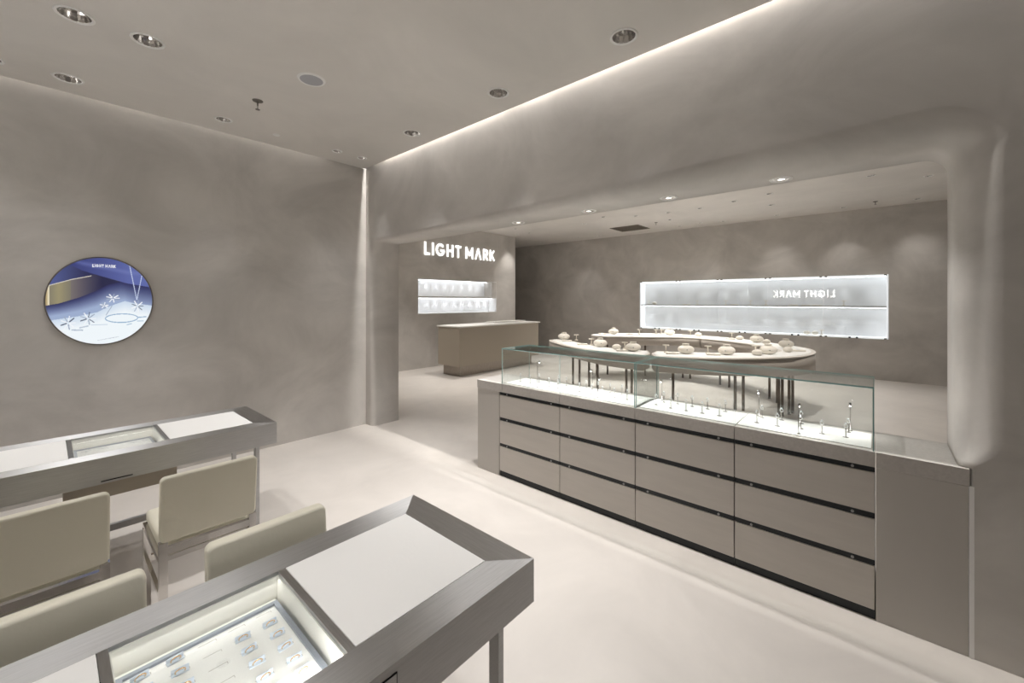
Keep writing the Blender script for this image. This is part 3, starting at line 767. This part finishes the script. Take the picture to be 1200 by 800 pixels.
# ------------------------------------------------------------------ ring tables
O_ = [(6.46, 4.83), (5.97, 4.18), (5.61, 3.52), (5.42, 2.95), (5.43, 2.40), (5.63, 1.94), (5.92, 1.49), (6.34, 1.08), (6.72, .83), (7.14, .70), (7.62, .69), (8.12, .88), (8.71, 1.48), (9.25, 2.25), (9.48, 3.2), (9.22, 3.98), (8.75, 4.57), (8.10, 4.86)]
I_ = [(6.78, 4.62), (6.42, 4.1), (6.12, 3.55), (6.0, 3.02), (6.05, 2.60), (6.22, 2.22), (6.45, 1.83), (6.72, 1.48), (6.93, 1.27), (7.15, 1.14), (7.38, 1.13), (7.62, 1.26), (8.06, 1.60), (8.56, 2.30), (8.70, 3.0), (8.32, 3.55), (7.98, 4.08), (7.74, 4.52)]
def cr(P, s):
    i = max(0, min(len(P) - 2, int(math.floor(s)))); f = s - i
    p = lambda k: Vector(P[max(0, min(len(P) - 1, k))])
    a, b, c, d = p(i - 1), p(i), p(i + 1), p(i + 2)
    return .5 * (2 * b + (c - a) * f + (2 * a - 5 * b + 4 * c - d) * f * f + (3 * b - a - 3 * c + d) * f ** 3)
def band(s0, s1, n, inset, z0, z1, name, m, parent, capr=(.0, .0), zb=None):
    outl = []; inl = []
    for k in range(n + 1):
        s = s0 + (s1 - s0) * k / n; o = cr(O_, s); i_ = cr(I_, s); d = (i_ - o); L = d.length; d.normalize()
        e = min(k, n - k) / n * abs(s1 - s0)
        ins = inset
        tip = 0
        cr0 = capr[0] if k < n / 2 else capr[1]
        if cr0 > 0 and e < cr0: tip = (1 - math.sqrt(max(0, 1 - (1 - e / cr0) ** 2))) * L * .46
        outl.append((o + d * (ins + tip), s)); inl.append((i_ - d * (ins + tip), s))
    bm = newbm()
    V = [[bm.verts.new((p.x, p.y, z)) for p, z in ((outl[k][0], z1), (inl[k][0], z1), (inl[k][0], (zb(outl[k][1]) if zb else z0)), (outl[k][0], (zb(outl[k][1]) if zb else z0)))] for k in range(n + 1)]
    for a, b in zip(V, V[1:]):
        for j in range(4):
            f = bm.faces.new((a[j], a[(j + 1) % 4], b[(j + 1) % 4], b[j])); f.smooth = j in (1, 3)
    bm.faces.new(V[0]); bm.faces.new(V[-1][::-1])
    return obj(name, bm, m, parent)
ZR = .89
def apr(s): return ZR - (.17 + .10 * max(0, min(1, (s - 1) / 8)) if s < 10 else .27 - .09 * max(0, min(1, (s - 10) / 4)))
legs_near = [650, 662, 676, 687, 729, 735, 788, 862, 871, 916, 923, 934, 941]; legs_far = [708, 711, 758, 809, 813, 847, 855, 893, 905]
ca, sa = math.cos(math.radians(YAW)), math.sin(math.radians(YAW))
LEGS = {'near': [(6.23, 4.06), (6.05, 3.81), (5.93, 3.55), (5.87, 3.36), (5.74, 2.80), (5.73, 2.71), (5.91, 2.17), (6.33, 1.47), (6.42, 1.39), (6.88, 1.04), (6.96, 1.01), (7.12, .95), (7.22, .92)],
        'far': [(8.0, 4.60), (8.3, 4.50), (8.70, 3.80), (9.0, 3.1), (9.0, 2.95), (8.75, 2.3), (8.6, 2.1), (8.05, 1.35), (7.8, 1.2)]}
def ring_table(label, s0, s1, caps, leglist):
    t = thing('curved_display_table', label, 'table', (0, 0, 0), 0, 'curved tables forming the ring')
    n = max(16, int((s1 - s0) * 8))
    band(s0, s1, n, 0, 0, ZR - .022, 'apron', M_RIM, t, caps, zb=apr)
    band(s0, s1, n, -.006, ZR - .022, ZR - .004, 'edge_lip', M_LIP, t, caps)
    band(s0 + .05, s1 - .05, n, .055, ZR - .004, ZR, 'top_pad', M_PADW, t, caps)
    for (x, y) in leglist:
        bm = newbm(); cyl(bm, (x, y, 0), (x, y, ZR - .10), .019, n=12); cyl(bm, (x, y, 0), (x, y, .008), .024, n=12); obj('leg', bm, M_LEG, t)
    return t
near = LEGS['near']; far = LEGS['far']
ring_table('curved white-topped table with bronze legs, left front section of the ring', 0, 4.12, (.55, .08), near[:6])
ring_table('curved white-topped table with bronze legs, right section wrapping round the ring end', 4.18, 13.47, (.10, 0), near[6:] + far[5:])
ring_table('curved white-topped table with bronze legs, far back section below the glass niche', 13.485, 17, (0, .5), far[:5])

def bust():
    t = thing('necklace_bust', 'x', 'jewellery bust')
    bm = newbm(); vs_ = sphere(bm, (0, 0, .062), .1, 1.12, .72, .62, n=24)
    for v in bm.verts:
        if v.co.z < .004: v.co.z = .0
        v.co.y += (v.co.z) * .25
    obj('shoulders', bm, M_BUST, t)
    bm = newbm(); lathe(bm, [(.062, .098), (.050, .112), (.046, .135), (.050, .142), (.044, .144), (.001, .138)], n=24)
    for v in bm.verts: v.co.y = v.co.y * .75 + .028
    obj('neck', bm, M_BUST, t)
    bm = newbm(); torus(bm, (0, -.018, .098), .060, .0022, 'Z', 30, 6, 1.0, .8, rot=Matrix.Rotation(.75, 3, 'X')); c = obj('necklace', bm, M_SILVER, t)
    bm = newbm(); sphere(bm, (0, -.058, .062), .007, n=8); obj('pendant', bm, M_GREY, c)
    return t
def tstand():
    t = thing('earring_stand', 'x', 'display stand')
    bm = newbm(); box(bm, -.03, .03, -.02, .02, 0, .02, 0, .003); obj('base', bm, M_BUST, t)
    bm = newbm(); cyl(bm, (0, 0, .02), (0, 0, .10), .008); box(bm, -.045, .045, -.012, .012, .10, .116, 0, .004); obj('t_bar', bm, M_BUST, t)
    return t
def jtray():
    t = thing('display_tray', 'x', 'display tray')
    bm = newbm(); box(bm, -.085, .085, -.05, .05, 0, .022, 0, .005); obj('block', bm, M_BUST, t)
    bm = newbm(); torus(bm, (0, 0, .0245), .028, .0028, 'Z', 20, 6); obj('bangle', bm, M_SILVER, t)
    return t
def cushion():
    t = thing('bracelet_cushion', 'x', 'display cushion')
    bm = newbm(); vs_ = sphere(bm, (0, 0, .038), .06, 1.15, .8, .72, n=18)
    for v in bm.verts: v.co.z = max(0, v.co.z)
    obj('cushion', bm, M_BUST, t)
    bm = newbm(); torus(bm, (0, 0, .04), .052, .003, 'Y', 24, 6, 1, .8); obj('bracelet', bm, M_SILVER, t)
    return t
protos = {}
mk = {'bust': bust, 'T': tstand, 'tray': jtray, 'cush': cushion}
nmz = {'bust': 'cream necklace bust', 'T': 'small T-shaped earring stand', 'tray': 'low cream display tray', 'cush': 'rounded cream bracelet cushion'}
ITEMS = {
 'front left section of the ring': [('bust', 6.62, 4.52), ('tray', 6.40, 4.30), ('T', 6.62, 4.24), ('tray', 6.06, 3.76), ('T', 6.12, 3.62), ('bust', 6.0, 3.38), ('cush', 5.86, 3.02), ('tray', 5.72, 2.86), ('T', 5.93, 2.92), ('bust', 5.80, 2.72)],
 'front right section of the ring': [('T', 5.98, 2.30), ('tray', 5.90, 2.18), ('bust', 6.03, 2.03), ('T', 6.24, 1.80), ('tray', 6.14, 1.70), ('bust', 6.28, 1.57), ('T', 6.72, 1.30), ('cush', 6.52, 1.24), ('bust', 6.74, 1.14)],
 'right end of the ring': [('cush', 7.22, .98), ('tray', 7.45, .88), ('bust', 7.86, 1.08), ('cush', 8.32, 1.44), ('bust', 8.50, 1.62)],
 'far back of the ring': [('tray', 8.28, 4.62), ('bust', 8.42, 4.42), ('tray', 8.60, 4.12), ('T', 8.75, 3.96), ('T', 8.95, 3.66), ('T', 9.0, 3.56), ('bust', 9.04, 3.40), ('tray', 9.10, 3.06), ('T', 9.12, 2.98), ('cush', 9.12, 2.82), ('tray', 8.85, 2.14), ('T', 9.03, 2.16), ('cush', 8.82, 1.97)]}
for where, L_ in ITEMS.items():
    cnt = {}
    for kind, x, y in L_:
        cnt[kind] = cnt.get(kind, 0) + 1
        lb = '%s, %s from left, %s' % (nmz[kind], ORD[cnt[kind] - 1], where)
        rz = math.atan2(y, x) - PI / 2 + random.uniform(-.25, .25)
        if 'end' in where: rz += .5
        if kind not in protos:
            o = mk[kind](); protos[kind] = o; o.location = (x, y, ZR); o.rotation_euler = (0, 0, rz); o['label'] = lb; o['group'] = nmz[kind] + 's on the ring tables'
        else: dup(protos[kind], (x, y, ZR), rz, lb, nmz[kind] + 's on the ring tables')
zsh = NZ0 + .685
for i, (y, kind) in enumerate([(4.94, 'T'), (4.77, 'cush'), (3.88, 'tray'), (3.60, 'T'), (2.90, 'T'), (2.70, 'tray'), (2.34, 'T'), (2.01, 'T'), (1.46, 'tray'), (1.22, 'tray'), (1.02, 'tray'), (.54, 'T')]):
    dup(protos[kind], (XB + .10, y, zsh), PI / 2 * -1, '%s on rear niche shelf, %s of twelve from left' % (nmz[kind], ORD[i]), 'small stands in the rear niche')
for i, (y, kind) in enumerate([(1.20, 'cush'), (1.05, 'cush'), (.93, 'T')]):
    dup(protos[kind], (XB + .10, y, NZ0 + .028), -PI / 2, '%s, bottom right of rear niche, %s of three from left' % (nmz[kind], ORD[i]), 'small stands in the rear niche bottom row')
